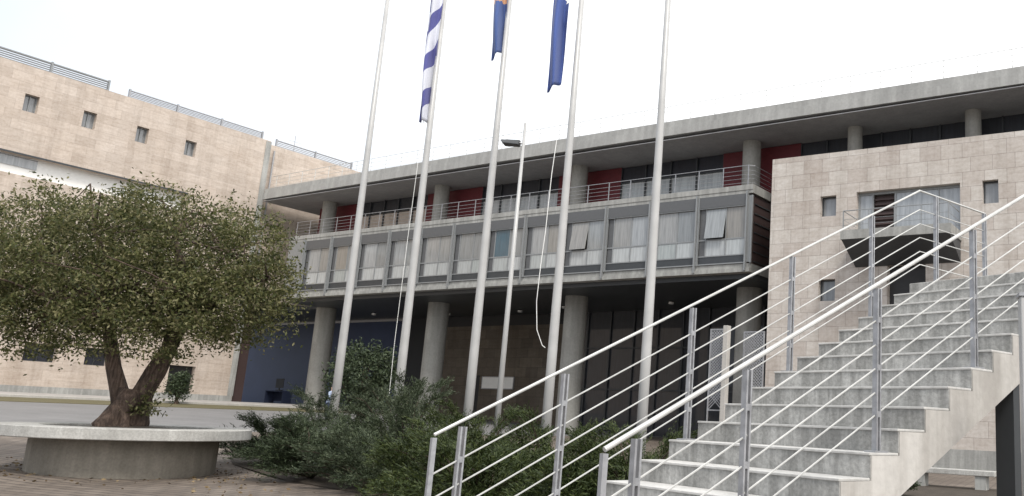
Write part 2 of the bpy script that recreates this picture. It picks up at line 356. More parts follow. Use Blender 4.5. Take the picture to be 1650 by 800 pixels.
# shaded ground floor
YG = 10.0
MB().box(-64,-37.6,YG,YG+.3,-1,8.6).build('blue_wall', M['blue_wall'], ob)
MB().box(-37.6,-33.9,YG+.05,YG+.3,-1,8.9).build('back_wall', M['dark'], ob)
bw = MB(); bw.wall(-33.9,-20.2,-1,8.0,[(-29.4,-28.2,-1,4.3)],.3,YG); bwo = bw.build('stone_back_wall', M['stone_shade'], ob)  # stone wall stands in for limestone reflected in the back glazing
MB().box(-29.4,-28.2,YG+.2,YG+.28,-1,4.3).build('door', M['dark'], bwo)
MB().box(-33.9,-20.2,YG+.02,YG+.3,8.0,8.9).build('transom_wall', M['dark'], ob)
f = MB()
for i in range(11): f.box(-20.2+i*2.0-.05+.05, -20.2+i*2.0+.05+.05, YG-.02, YG+.1, -1, 8.8)
f.box(-20.1,1,YG,YG+.1,3.4,3.5); f.box(-20.1,1,YG,YG+.1,6.2,6.3)
fo = f.build('entrance_glazing', M['dark_metal'], ob)
MB().box(-20.1,1.5,YG+.1,YG+.14,-1,8.9).build('pane', M['pane_dark'], fo)
for k, (x, y) in enumerate([(-36.2,6.2),(-29.5,7.5),(-22.3,7.5),(-17.4,6.5),(-8.8,6.5)]):
    MB().lathe([(0,0),(.16,0),(.16,.12),(0,.12)], 16).build('ceiling_lamp', M['white'], ob).location = (x,y,ZB-.46)
# ends of the body behind, so the block has depth
MB().box(-38.1, .1, 16.2, 16.5, -1, ZR).build('rear_wall', M['concrete'], ob)
MB().box(.12,24.9,8,16.4,-1,ZS).build('rear_block', M['concrete'], ob)

no_ = thing('notice_board', 'white notice board on the shaded brown stone wall behind the columns', 'sign', MO, MR)
MB().box(-27.8,-24.7,YG-.10,YG-.03,3.35,4.15).build('board', M['white'], no_)
f = MB(); f.box(-27.86,-27.8,YG-.12,YG-.02,3.29,4.21); f.box(-24.7,-24.64,YG-.12,YG-.02,3.29,4.21); f.box(-27.8,-24.7,YG-.12,YG-.02,4.15,4.21); f.box(-27.8,-24.7,YG-.12,YG-.02,3.29,3.35)
f.build('frame', M['galv'], no_)

dk = thing('desk_stand_in', 'dark blue desk form with a monitor, stand-in for an unclear shape, before the blue wall by the left column', 'desk', tuple(Vector(MO)+Matrix.Rotation(radians(MR),3,'Z')@Vector((-46.5,6.0,1.6))), MR)  # unclear dark blue shape, built as a desk with a monitor
b = MB(); b.box(-1.2,1.2,-.4,.4,.95,1.02); b.box(-1.2,-1.1,-.38,.38,0,.95); b.box(1.1,1.2,-.38,.38,0,.95); b.box(-1.1,1.1,.2,.25,.2,.95); b.build('desk_top', M['cloth_blue'], dk)
b = MB(); b.box(-.5,.5,-.03,.03,1.25,2.0); b.box(-.06,.06,-.03,.03,1.1,1.25); b.box(-.25,.25,-.15,.15,1.022,1.1); b.build('monitor', M['dark'], dk)

# ------------------------------------------------------------------ stone building (right)
SO = (1.634, 41.0, 0); SR = -28.4
sb = thing('stone_building', 'pale pink limestone building with small square windows and a wedge balcony behind the stairs', 'building', SO, SR)
wn = [(2.44,3.24,11.23,12.22),(2.44,3.26,7.22,8.23),(10.0,10.68,11.23,12.27),(14.2,14.9,11.23,12.27),(14.2,15.0,7.2,8.2),(18.2,18.9,11.23,12.27)]
holes = wn + [(4.24,9.04,9.95,12.27),(5.75,7.5,3.2,8.75)]
b = MB().wall(-.15,24,.85,14.33,holes,.38)
b.quad((-.15,0,-1),(-.15,0,14.33),(-.15,7,14.33),(-.15,7,-1)); b.quad((-.15,0,14.33),(24,0,14.33),(24,.6,14.33),(-.15,.6,14.33)); b.quad((-.15,.6,14.33),(24,.6,14.33),(24,.6,12.9),(-.15,.6,12.9))
wall = b.build('wall', M['stone'], sb)
MB().box(-.13,24,-.06,.3,-1,.85).build('plinth', M['concrete'], sb)
MB().box(-.1,24,.6,7,12.7,12.9).build('roof', M['concrete'], sb)
for a, c, d, e in wn:
    f = MB(); f.box(a,a+.05,.26,.36,d,e); f.box(c-.05,c,.26,.36,d,e); f.box(a+.05,c-.05,.26,.36,d,d+.05); f.box(a+.05,c-.05,.26,.36,e-.05,e)
    fo = f.build('window', M['dark_metal'], sb); MB().box(a+.05,c-.05,.33,.36,d+.05,e-.05).build('pane', M['pane_win'], fo)
# balcony door, glazing and the wedge balcony
f = MB(); f.box(4.24,4.34,.28,.40,9.95,12.15); f.box(4.9,4.98,.28,.40,9.95,12.15); f.box(5.98,6.06,.28,.4,9.95,12.15); f.box(4.24,9.04,.28,.4,12.15,12.265); f.box(8.0,8.05,.28,.38,9.95,12.15)
bd = f.build('balcony_window', M['grey_metal'], sb)
MB().box(4.34,4.9,.33,.36,9.95,12.15).build('pane', M['pane_sky'], bd)
MB().box(6.06,8.0,.33,.36,9.95,12.15).build('pane', M['pane_sky'], bd)
MB().box(8.05,9.04,.33,.36,9.95,12.15).build('pane', M['pane_sky'], bd)
f = MB(); f.box(4.98,5.98,.5,.55,9.95,12.15)
for k in range(9): f.box(4.98,5.98,.38,.46,10.05+k*.23,10.13+k*.23)
f.build('door', M['brown'], bd)
BY = -1.8
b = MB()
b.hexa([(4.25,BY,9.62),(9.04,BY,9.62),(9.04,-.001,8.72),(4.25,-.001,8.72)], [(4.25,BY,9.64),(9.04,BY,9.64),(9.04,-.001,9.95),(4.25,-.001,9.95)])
bs = b.build('balcony', M['dark_metal'], sb)  # near-black colour puts the shade under the balcony into the wedge
MB().box(4.2,9.09,BY-.05,-.002,9.645,10.05).build('balcony_slab', M['concrete'], bs)
r = MB(); r.tube([(4.3,-.02,10.95),(4.3,BY+.05,10.95),(8.99,BY+.05,10.95),(8.99,-.02,10.95)], .022, 6)
for h in (.25,.5): r.tube([(4.3,-.02,10.05+h),(4.3,BY+.05,10.05+h),(8.99,BY+.05,10.05+h),(8.99,-.02,10.05+h)], .01, 5)
for k in range(5): r.box(4.28+k*1.17,4.32+k*1.17,BY+.03,BY+.07,10.05,10.95)
r.build('balcony_railing', M['grey_metal'], bs)
f = MB(); f.box(5.75,7.5,.37,.40,3.2,8.75); f.box(7.3,7.5,.30,.37,3.2,8.75); do = f.build('doorway', M['dark'], sb)
# ------------------------------------------------------------------ left building
LO = (-36.55, 64.66, 0); LR = 59.9
lb = thing('limestone_hall', 'tall windowless looking beige limestone block with a row of slit windows behind the olive tree', 'building', LO, LR)
lw = [(-15.3-.38+3.2*k-12.8, -15.3+.38+3.2*k-12.8, 18.62, 19.72) for k in range(8)]
low = [(-13.1,-11.4,3.5,4.6),(-9.8,-8.5,3.5,4.6),(-16.6,-15.0,3.5,4.6),(-4.6,-2.85,1.7,3.9)]
rib = (-30,-5.4,14.62,15.86)
b = MB().wall(-48,.05,2.0,21.48,lw+low+[rib],.45)
b.quad((.05,0,0),(.05,12,0),(.05,12,21.48),(.05,0,21.48)); b.quad((-48,0,21.48),(.05,0,21.48),(.05,12,21.48),(-48,12,21.48))
b.build('wall', M['stone_left'], lb)
MB().box(-48,.0,-.05,.3,0,2.0).build('plinth', M['concrete'], lb)
for (a, c, d, e) in lw + low[:3]:
    f = MB(); f.box(a,a+.05,.3,.42,d,e); f.box(c-.05,c,.3,.42,d,e); f.box(a+.05,c-.05,.3,.42,d,d+.05); f.box(a+.05,c-.05,.3,.42,e-.05,e); f.box((a+c)/2-.02,(a+c)/2+.02,.3,.42,d+.05,e-.05)
    fo = f.build('window', M['grey_metal'] if d > 10 else M['dark_metal'], lb); MB().box(a+.05,c-.05,.38,.41,d+.05,e-.05).build('pane', M['pane_win'] if d > 10 else M['pane_dark'], fo)
MB().box(-4.6,-2.85,.42,.46,1.7,3.9).build('door', M['dark'], lb)
f = MB(); f.box(-30,-5.4,.46,.5,14.62,15.86); rw = f.build('ribbon_recess', M['white'], lb)
MB().box(-30.05,-5.35,-.10,-.002,15.861,15.96).build('ledge', M['dark_metal'], lb)
f = MB(); f.box(-29.9,-14.2,.40,.44,15.2,15.8); f.build('ribbon_glass', M['pane_sky'], lb)
MB().box(-.35,.06,-.05,-.002,2.0,21.4).build('corner_strip', M['concrete'], lb)
# set-back wing continuing beyond the corner, above the passage
b = MB().wall(.06,24,9.3,21.44,[],.4,.7); b.quad((.06,.7,9.3),(24,.7,9.3),(24,10,9.3),(.06,10,9.3)); b.quad((24,.7,9.3),(24,.7,21.44),(24,10,21.44),(24,10,9.3)); b.quad((.06,.7,21.44),(24,.7,21.44),(24,10,21.44),(.06,10,21.44))
b.build('wing_wall', M['stone_left'], lb)
MB().tube([(.75,.6,9.3),(.75,.6,21.0)], .06, 8).build('drain_pipe', M['galv'], lb)
MB().box(.08,.9,.2,1.0,0,9.2).build('passage_pier', M['brown'], lb)
# roof rails
def roofrail(x0, x1, y, h, n, m, r):
    a = MB().tube([(x0,y,21.46+h),(x1,y,21.46+h)], r*1.5, 6).build('roof_railing', m, lb)
    for k in range(n): MB().tube([(x0,y,21.5+h*(k+.3)/n),(x1,y,21.5+h*(k+.3)/n)], r, 5).build('rail', m, a)
    cnt = max(2, int((x1-x0)/3.1))
    p = MB().box(-.05,.05,-.08,.08,-.02,h+.1).build('post', m, a); p.location = (x0+.05,y,21.46)
    for k in range(1, cnt+1): copy_to(p, a, (x0+.05+(x1-x0-.1)*k/cnt,y,21.46))
roofrail(-44,-11.3,.15,.66,5,M['grey_metal'],.042)
roofrail(-10.1,-.6,.15,.52,5,M['galv'],.034)
roofrail(.9,7.8,.85,.5,4,M['galv'],.034)
MB().tube([(5.0,5,21.4),(5.0,5,24.2)], .03, 6).add([(4.4,5,23.6),(5.6,5,23.6),(5.6,5.04,23.66),(4.4,5.04,23.66)],[(0,1,2,3)]).build('antenna', M['galv'], lb)

# ------------------------------------------------------------------ concrete staircase with its railings
P0 = Vector((.699,5.746,0)); U = Vector((.7353,.6777,0)); SV = Vector((-.6777,.7353,0)); T, RS, WD, ZN = .311, .165, 2.161, 1.184
stair = thing('staircase', 'weathered concrete open staircase climbing from the lower paving, with steel rails on both sides', 'stairs', (P0.x,P0.y,0), math.degrees(math.atan2(U.y,U.x)))
# local frame: x along the run, y across (towards the far side), z up; step n: nosing at x=n*T, tread top at ZN+n*RS
NB, NT = -7, 12
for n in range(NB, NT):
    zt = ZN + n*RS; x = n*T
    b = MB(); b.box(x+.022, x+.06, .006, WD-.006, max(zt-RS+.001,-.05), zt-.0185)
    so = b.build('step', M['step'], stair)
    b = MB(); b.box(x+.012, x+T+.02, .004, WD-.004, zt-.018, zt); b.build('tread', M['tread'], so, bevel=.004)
# the flight: one zigzag body with a sloping underside
def und(n): return ZN + n*RS - .46
b = MB()
for n in range(NB, NT):
    xa, xb = n*T+.03, (n+1)*T+.03; zt = ZN+n*RS-.0195; ua, ub = max(und(n), -.06), max(und(n+1), -.055)
    b.quad((xa,0,ua),(xb,0,ub),(xb,0,zt),(xa,0,zt)); b.quad((xa,WD,ua),(xa,WD,zt),(xb,WD,zt),(xb,WD,ub))
    b.quad((xa,0,zt-RS-.04),(xa,0,zt),(xa,WD,zt),(xa,WD,zt-RS-.04)); b.quad((xa,0,zt),(xb,0,zt),(xb,WD,zt),(xa,WD,zt)); b.quad((xa,0,ua),(xa,WD,ua),(xb,WD,ub),(xb,0,ub))
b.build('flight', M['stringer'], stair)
ZL = ZN + NT*RS
b = MB(); b.box(NT*T, 17.2*T, -2.6, WD, ZL-.30, ZL); b.build('landing', M['step'], stair, bevel=.01)
for bx in ((7.22*T, 7.55*T, .03, .2, -.05, und(7.2)+.05),(15.6*T,16.2*T,-2.45,-1.2,-.05,ZL-.301)): MB().box(*bx).build('support_pier', M['dark_metal'], stair)
# railings
def rail(y, name, hr):
    HR = 1.06
    def zl(n): return ZN + n*RS
    ns, ne = -5.7, NT+.35
    h = MB()
    h.tube([(ns*T,y,zl(ns)+HR+.04),(ne*T,y,zl(ne)+HR),(16.9*T,y,zl(ne)+HR)] if y > 1 else [(ns*T,y,zl(ns)+HR+.04),(ne*T,y,zl(ne)+HR),(ne*T+.1,y,zl(ne)+HR),(ne*T+.1,y-2.4,zl(ne)+HR)], hr, 10)
    ro = h.build('railing', M['white_rail'], stair)
    MB().box(ns*T-.016,ns*T+.016,y-.016,y+.016,zl(ns)-.1,zl(ns)+HR+.02).build('end_post', M['galv'], ro)
    for hh in (.83,.66,.495,.33,.175):
        pts = [(ns*T,y,zl(ns)+hh),(ne*T,y,zl(ne)+hh)]
        pts += [(16.9*T,y,zl(ne)+hh)] if y > 1 else [(ne*T+.1,y,zl(ne)+hh),(ne*T+.1,y-2.4,zl(ne)+hh)]
        MB().tube(pts, .0064, 6).build('rod', M['white_rail'], ro)
    for n in (-5.05,-2.5,1.5,5.5,9.5):
        fl = math.floor(n); zb = ZN + fl*RS
        b = MB(); zt = zl(n)+HR-hr*.6
        for dx in (-.017,.017): b.box(n*T+dx-.0065,n*T+dx+.0065,y-.021,y+.021,zb+.006,zt)
        b.box(n*T-.07,n*T+.07,y-.05,y+.05,zb+.001,zb+.012)
        for hh in (.83,.495,.175): b.box(n*T-.0103,n*T+.0103,y-.02,y+.02,zl(n)+hh-.02,zl(n)+hh+.02)
        b.build('post', M['galv'], ro)
    for x in ((13.4*T,16.85*T) if y > 1 else ()):
        b = MB(); zt = zl(ne)+HR-hr*.6
        for dx in (-.017,.017): b.box(x+dx-.0065,x+dx+.0065,y-.021,y+.021,ZL+.006,zt)
        b.box(x-.07,x+.07,y-.05,y+.05,ZL+.001,ZL+.012); b.build('post', M['galv'], ro)
rail(WD-.07, 'far', .012); rail(.06, 'near', .0155)

ps = thing('steel_post', 'pale grey square steel post at the right edge beside the staircase', 'post', (2.045,6.0,0), -10)
MB().box(-.07,.07,-.07,.07,.012,2.45).build('shaft', M['pole'], ps, bevel=.01)
MB().box(-.14,.14,-.14,.14,0,.012).build('base_plate', M['galv'], ps)
MB().box(-.08,.08,-.08,.08,2.45,2.475).build('cap', M['galv'], ps)

# stone pier and mesh screens beside the staircase
pr = thing('stone_pier', 'slender cream stone pier standing free beside the staircase', 'pier', (-.33,36.0,0), SR)
MB().box(-.11,.11,-.14,.14,.5,5.48).build('shaft', M['kerb'], pr, bevel=.015); MB().box(-.16,.16,-.19,.19,-.2,.5).build('plinth', M['concrete'], pr)
def screen(x0, x1, loc, label):
    s = thing('mesh_screen', label, 'fence panel', loc, SR, 'steel mesh screens beside the staircase')
    f = MB(); f.box(x0,x0+.05,-.03,.03,-.1,5.4); f.box(x1-.05,x1,-.03,.03,-.1,5.4); f.box(x0+.05,x1-.05,-.03,.03,5.35,5.4); f.box(x0+.05,x1-.05,-.03,.03,2.0,2.05); f.build('frame', M['galv'], s)
    w = MB(); L = x1-x0-.1; z = 2.05
    while z < 5.35-.02:
        for sgn in (1,-1):
            dz = min(L, 5.35-z)
            a = (x0+.05,.004*sgn,z) if sgn > 0 else (x1-.05,.004*sgn,z); c = (x0+.05+dz,.004*sgn,z+dz) if sgn > 0 else (x1-.05-dz,.004*sgn,z+dz)
            w.bar(a, c, .035, .006, (0,0,1))
        z += .13
    w.build('mesh', M['galv'], s)
screen(.55,1.55,(-.1,37.5,0),'steel mesh screen right of the cream stone pier')
screen(-1.0,-.25,(-.15,36.3,0),'narrow steel mesh screen left of the cream stone pier')

# bench under the stairs
bn = thing('concrete_bench', 'low concrete slab bench under the staircase beside the limestone wall', 'bench', (6.2,25.0,0), SR)
MB().box(-1.25,1.25,-.25,.25,.38,.52).build('seat', M['rim'], bn, bevel=.015)
for x in (-.85,.85): MB().box(x-.15,x+.15,-.2,.2,0,.379).build('leg', M['concrete'], bn)

ring2 = [(3.0,16.5),(7.5,14.5),(9.5,24.0),(5.0,26.5)]
b = MB(); b.v = [(x,y,ground_z(x,y)+.014) for x,y in ring2]; b.f = [(0,1,2,3)]
tag(b.build('planting_bed', M['soil']), kind='structure')  # dark soil sheet added for the shadowy look of the ground under the stairs

# ------------------------------------------------------------------ flagpoles, flags, lamp post
poles = [(-10.86,24.23),(-8.67,22.95),(-6.43,21.64),(-4.23,20.35),(-1.91,19.0)]
plab = ['leftmost white flagpole, bare where it shows, left of the striped flag','white flagpole carrying the blue and white striped flag','middle white flagpole with the short blue flag','white flagpole with the navy star flag and a slack rope','rightmost bare white flagpole rising behind the stair rail']
PH = 14.6
for i, (x, y) in enumerate(poles):
    gzv = ground_z(x, y)
    p = thing('flagpole', plab[i], 'flagpole', (x,y,gzv), 0, 'row of white flagpoles before the office building')
    MB().tube([(0,0,.0),(0,0,3),(0,0,8),(0,0,PH)], [.116,.110,.086,.056], 20).build('shaft', M['pole'], p, smooth=True)
    MB().lathe([(0,0),(.26,0),(.26,.03),(.17,.035),(.15,.5),(.128,.52)], 20).build('base', M['galv'], p)
    MB().lathe([(0,PH-.02),(.06,PH),(.09,PH+.07),(.06,PH+.14),(0,PH+.16)], 14).build('finial', M['galv'], p, smooth=True)
    MB().box(-.17,-.11,-.02,.02,1.2,1.3).build('cleat', M['dark_metal'], p)
    if i in (1, 3):
        pts = [(-.17,-.12,1.25)]
        if i == 3:   # slack loop blowing to the left
            pts = [(-.15,-.12,3.05),(-.22,-.14,3.1),(-.36,-.2,3.45),(-.42,-.22,4.1),(-.40,-.22,4.9),(-.36,-.2,5.8),(-.33,-.2,7.2),(-.25,-.16,8.8),(-.16,-.1,12)]
        else: pts = [(-.18,-.1,.9),(-.2,-.1,2),(-.22,-.1,3.2),(-.2,-.1,6),(-.12,-.08,12)]
        MB().tube(pts, (.009) if i == 3 else .007, 6).build('halyard', M['white'], p)
for o in [o for o in C.objects if o.parent and o.parent.get('category') == 'flagpole']: pass

def flagmesh(name, top, bot, w, fold, mat_, px, py, off, label, group, lean=0, slant=.6, parent=None):
    """limp cloth hanging beside its pole: folded sheet, raised corner at the bottom"""
    nu, nv = 36, 44; v = []; f = []
    for j in range(nv+1):
        t = j/nv
        for i in range(nu+1):
            u = i/nu
            zb = bot + slant*(u if u > .25 else .5-u*1.0 if False else u) * 1.0
            z = top + (zb-top)*t
            ww = w*(1 - .12*t) * (.85+.15*sin(3*t+1))
            x = px + off - ww*(1-u) + .012*sin(4*u*pi + 2.2*t)*fold - .12*lean*t
            y = py - .12 + .15*fold*sin(u*pi*2.6 + 1.3*t + .8*sin(4*t)) + .07*sin(5*t+u*4) + .05*sin(9*t-u*7)
            v.append((x,y,z))
    for j in range(nv):
        for i in range(nu):
            a = j*(nu+1)+i; f.append((a, a+1, a+nu+2, a+nu+1))
    b = MB(); b.add(v, f); o = b.build(name, mat_, None, smooth=True)
    at = o.data.attributes.new('cloth_run','FLOAT','POINT'); at.data.foreach_set('value', [p[2] - .85*((k % (nu+1))/nu) for k, p in enumerate(v)])
    s = o.modifiers.new('thickness','SOLIDIFY'); s.thickness = .006
    return tag(o, label, 'flag', group)
def flagmat(name, kind):
    m, nt, b, ln = mat(name); tc = N(nt,'ShaderNodeTexCoord'); sx = N(nt,'ShaderNodeSeparateXYZ'); ln(tc.outputs['Object'], sx.inputs[0])
    b.inputs['Roughness'].default_value = .8; b.inputs['Sheen Weight'].default_value = .2
    if kind == 'stripe':   # blue and white bars running diagonally down the folded cloth
        ar = N(nt,'ShaderNodeAttribute', attribute_name='cloth_run')
        sc = N(nt,'ShaderNodeMath', operation='MULTIPLY'); sc.inputs[1].default_value = 1/1.12; ln(ar.outputs['Fac'], sc.inputs[0])
        ph = N(nt,'ShaderNodeMath', operation='ADD'); ph.inputs[1].default_value = .28; ln(sc.outputs[0], ph.inputs[0])
        fr = N(nt,'ShaderNodeMath', operation='FRACT'); ln(ph.outputs[0], fr.inputs[0])
        gt = N(nt,'ShaderNodeMath', operation='GREATER_THAN'); gt.inputs[1].default_value = .55; ln(fr.outputs[0], gt.inputs[0])
        mx = N(nt,'ShaderNodeMix', data_type='RGBA'); mx.inputs[6].default_value = (.62,.64,.72,1); mx.inputs[7].default_value = (.075,.08,.27,1)
        ln(gt.outputs[0], mx.inputs[0]); ln(mx.outputs[2], b.inputs['Base Color'])
    elif kind == 'gold':
        r = ramp(nt, [(.0,(.05,.095,.27)),(1,(.58,.33,.19))]); r.color_ramp.interpolation = 'CONSTANT'; r.color_ramp.elements[1].position = .5
        no = N(nt,'ShaderNodeTexNoise', Scale=5.0); ln(tc.outputs['Object'], no.inputs['Vector'])
        ad = N(nt,'ShaderNodeMath', operation='MULTIPLY_ADD'); ad.inputs[1].default_value = .35; ln(no.outputs['Fac'], ad.inputs[0]); ln(sx.outputs[2], ad.inputs[2])
        sb_ = N(nt,'ShaderNodeMath', operation='SUBTRACT'); sb_.inputs[1].default_value = 11.95; ln(ad.outputs[0], sb_.inputs[0]); ln(sb_.outputs[0], r.inputs['Fac'])
        ln(r.outputs['Color'], b.inputs['Base Color'])
    else:
        b.inputs['Base Color'].default_value = (.05,.09,.29,1)
    return m
P = poles
flagmesh('flag', 14.2, 9.3, .44, .8, flagmat('striped_flag_cloth','stripe'), P[1][0], P[1][1], .0, 'limp flag with blue and white stripes', 'limp flags on the poles', 0, .0)
flagmesh('flag', 14.2, 10.62, .44, .7, flagmat('blue_gold_flag_cloth','gold'), P[2][0], P[2][1], -.02, 'limp blue flag with an orange patch at its upper part', 'limp flags on the poles', 0, .35)
fs = flagmesh('flag', 14.2, 9.3, .48, .7, flagmat('navy_flag_cloth','navy'), P[3][0], P[3][1], -.22, 'limp navy flag with pale stars, longer than the other blue one', 'limp flags on the poles', 1, .3)
def star(cx, y, cz, r):
    vs = [];
    for k in range(10):
        a = pi/2 + k*pi/5; rr = r if k % 2 == 0 else r*.42; vs.append((cx+rr*cos(a), y, cz+rr*sin(a)))
    vs2 = [(p[0],p[1]+.01,p[2]) for p in vs]
    b = MB(); b.add(vs+vs2, [tuple(range(10)), tuple(range(19,9,-1))] + [(i,(i+1)%10,10+(i+1)%10,10+i) for i in range(10)]); return b
for dx, dz in ((-.24,11.62),(-.42,12.5),(-.25,13.2)):
    star(P[3][0]+dx, P[3][1]-.36, dz, .10).build('star', M['white'], fs)

lp = thing('street_lamp', 'slim grey lamp post with one flat lamp head on a short arm among the flagpoles', 'street lamp', (-5.53,21.0,ground_z(-5.53,21)), 0)
MB().tube([(0,0,0),(0,0,4),(0,0,8.75)], [.075,.06,.035], 14).build('pole', M['pole'], lp, smooth=True)
MB().tube([(0,0,8.2),(-.12,-.02,8.22)], .025, 8).build('arm', M['galv'], lp)
b = MB(); b.hexa([(-.50,-.16,8.16),(-.10,-.12,8.14),(-.10,.12,8.14),(-.50,.16,8.16)], [(-.56,-.13,8.26),(-.08,-.09,8.28),(-.08,.09,8.28),(-.56,.13,8.26)]); b.build('lamp_head', M['dark_metal'], lp, bevel=.02)
MB().lathe([(0,0),(.16,0),(.16,.03),(.09,.05),(.08,.3)], 16).build('base', M['galv'], lp)

# ------------------------------------------------------------------ planter and olive tree
PCX, PCY = -12.286, 18.28; PZ = ground_z(PCX, PCY)
pl = thing('round_planter', 'round concrete planter with a wide overhanging pale rim around the olive tree', 'planter', (PCX,PCY,0))
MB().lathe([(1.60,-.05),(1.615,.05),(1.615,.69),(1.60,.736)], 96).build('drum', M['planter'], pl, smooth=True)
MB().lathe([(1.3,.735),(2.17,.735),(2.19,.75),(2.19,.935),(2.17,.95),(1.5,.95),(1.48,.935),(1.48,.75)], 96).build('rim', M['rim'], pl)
b = MB(); b.lathe([(1.478,.86),(1.0,.90),(.4,.95),(.001,.97)], 48); b.build('soil', M['soil'], pl, smooth=True)

def leaf_cloud(name, pts, size, asp, m, parent, seed, up_bias=.3, dirs=None):
    random.seed(seed); v = []; f = []
    for i, p in enumerate(pts):
        a = Vector((random.gauss(0,1), random.gauss(0,1), random.gauss(0,1)+up_bias)).normalized() if dirs is None else dirs[i]
        t = Vector((random.gauss(0,1), random.gauss(0,1), random.gauss(0,1))); n = a.cross(t)
        if n.length < 1e-3: continue
        n.normalize(); s = size*random.uniform(.65,1.35); w = n*s*asp*.5; l = a*s
        k = len(v); p = Vector(p)
        v += [tuple(p - l*.5), tuple(p + w), tuple(p + l*.5), tuple(p - w)]; f.append((k,k+1,k+2,k+3))
    b = MB(); b.v = v; b.f = f; return b.build(name, m, parent)

M['bark'] = concrete('olive_bark', (.065,.045,.034), (.20,.14,.105), .85, 4.5, 1.0, (.3,.25,.23), .9)
M['olive'] = leafmat('olive_leaves', trans=.32, cols=[(.026,.034,.012),(.064,.076,.024),(.088,.098,.032),(.145,.145,.055),(.22,.20,.105),(.075,.088,.03)])
ot = thing('olive_tree', 'old olive tree with a forked gnarled trunk in the round planter', 'tree', (PCX-.05,PCY-.1,.93))
b = MB()
b.tube([(0,0,-.1),(.0,0,.08),(-.02,0,.3),(0,0,.55),(.02,.02,.75)], [.47,.37,.31,.33,.27], 22, True, .85)
def limb(pts, r): b.tube(pts, [q*.86 for q in r], 12, True, .7)
limb([(-.08,0,.45),(-.2,-.05,.8),(-.36,-.08,1.2),(-.5,-.1,1.7),(-.75,-.1,2.4),(-1.1,0,3.2)], [.25,.21,.18,.16,.12,.06])
limb([(.1,0,.45),(.22,.05,.8),(.38,.08,1.15),(.56,.1,1.6),(.8,.1,2.3),(1.2,.1,3.2)], [.26,.22,.19,.17,.12,.06])
limb([(.5,.1,1.45),(.35,.4,2.2),(.1,.5,3.8)], [.12,.09,.04])
lobes = [  # centre (relative to the tree base) and radii
 (-2.5,.1,3.3,1.45,1.5,1.35),(-1.0,-.5,3.75,1.5,1.5,1.2),(.5,-.3,3.85,1.5,1.5,1.15),(1.5,.0,3.55,1.25,1.4,1.2),(1.85,.2,2.75,1.0,1.2,1.0),
 (1.3,-.6,2.45,1.2,1.2,.75),(.1,-.8,2.6,1.25,1.0,.9),(-1.4,-.7,2.3,1.35,1.2,.9),(-.1,-.9,2.05,.95,.8,.72),(1.1,-.5,2.1,1.0,.9,.75),(-1.7,-.3,2.0,1.1,.9,.7),(-2.9,-.2,2.5,1.3,1.3,.95),(0,1.0,3.4,1.9,1.2,1.5),(-3.6,.3,3.5,1.2,1.2,1.3),(-1.8,.9,4.05,1.3,1.0,.9),(2.35,.1,3.0,.62,.8,.75)]
random.seed(11)
ends = []
for (x, y, z, rx, ry, rz) in lobes:
    st = Vector((-.75 if x < -.3 else .8 if x > .3 else 0, .1, 2.2)); en = Vector((x,y,z+.15))
    mid = (st+en)/2 + Vector((random.uniform(-.2,.2),random.uniform(-.2,.2),.2)); limb([st,mid,en], [.085,.06,.03])
    for k in range(9):
        d = Vector((random.gauss(0,1)*rx, random.gauss(0,1)*ry, random.gauss(0,.8)*rz))*.62; e2 = en + d; e2.z = min(e2.z, 4.6)
        b.tube([en, en+d*.5+Vector((0,0,.08)), e2], [.026,.018,.007], 6, False); ends.append(e2)
b.build('trunk', M['bark'], ot, smooth=True)
pts = []
for (x, y, z, rx, ry, rz) in lobes:
    ncl = int(62*rx*ry*rz/1.8)+26
    for _ in range(ncl):
        while True:
            d = Vector((random.uniform(-1,1),random.uniform(-1,1),random.uniform(-1,1)))
            if .12 < d.length < 1: break
        d = d.normalized()*(d.length**.5)*random.uniform(.8,1.16)
        c = Vector((x+d.x*rx, y+d.y*ry, z+d.z*rz))
        if c.z < 1.38: continue
        s = random.uniform(.09,.22); k = int(66*random.uniform(.5,1.5))
        for _ in range(k):
            g = Vector((random.gauss(0,s),random.gauss(0,s),random.gauss(0,s*.8)))
            pts.append(c+g)
# sprigs sticking out of the outline
for _ in range(70):
    L_ = random.choice(lobes); d = Vector((random.gauss(0,1),random.gauss(0,1),random.gauss(0,.9)+.25)).normalized()
    c = Vector((L_[0]+d.x*L_[3], L_[1]+d.y*L_[4], L_[2]+d.z*L_[5]))
    if c.z < 1.9: continue
    dr = (d+Vector((0,0,.5))).normalized()
    for q in range(14): pts.append(c + dr*(q*.02) + Vector((random.gauss(0,.035),random.gauss(0,.035),random.gauss(0,.035))))
print('olive leaves', len(pts))
# shoots at the foot of the trunk
pts += [Vector((.45+random.gauss(0,.14), random.gauss(-.1,.15), .25+abs(random.gauss(0,.28)))) for _ in range(330)]
leaf_cloud('crown', pts, .08, .42, M['olive'], ot, 5)

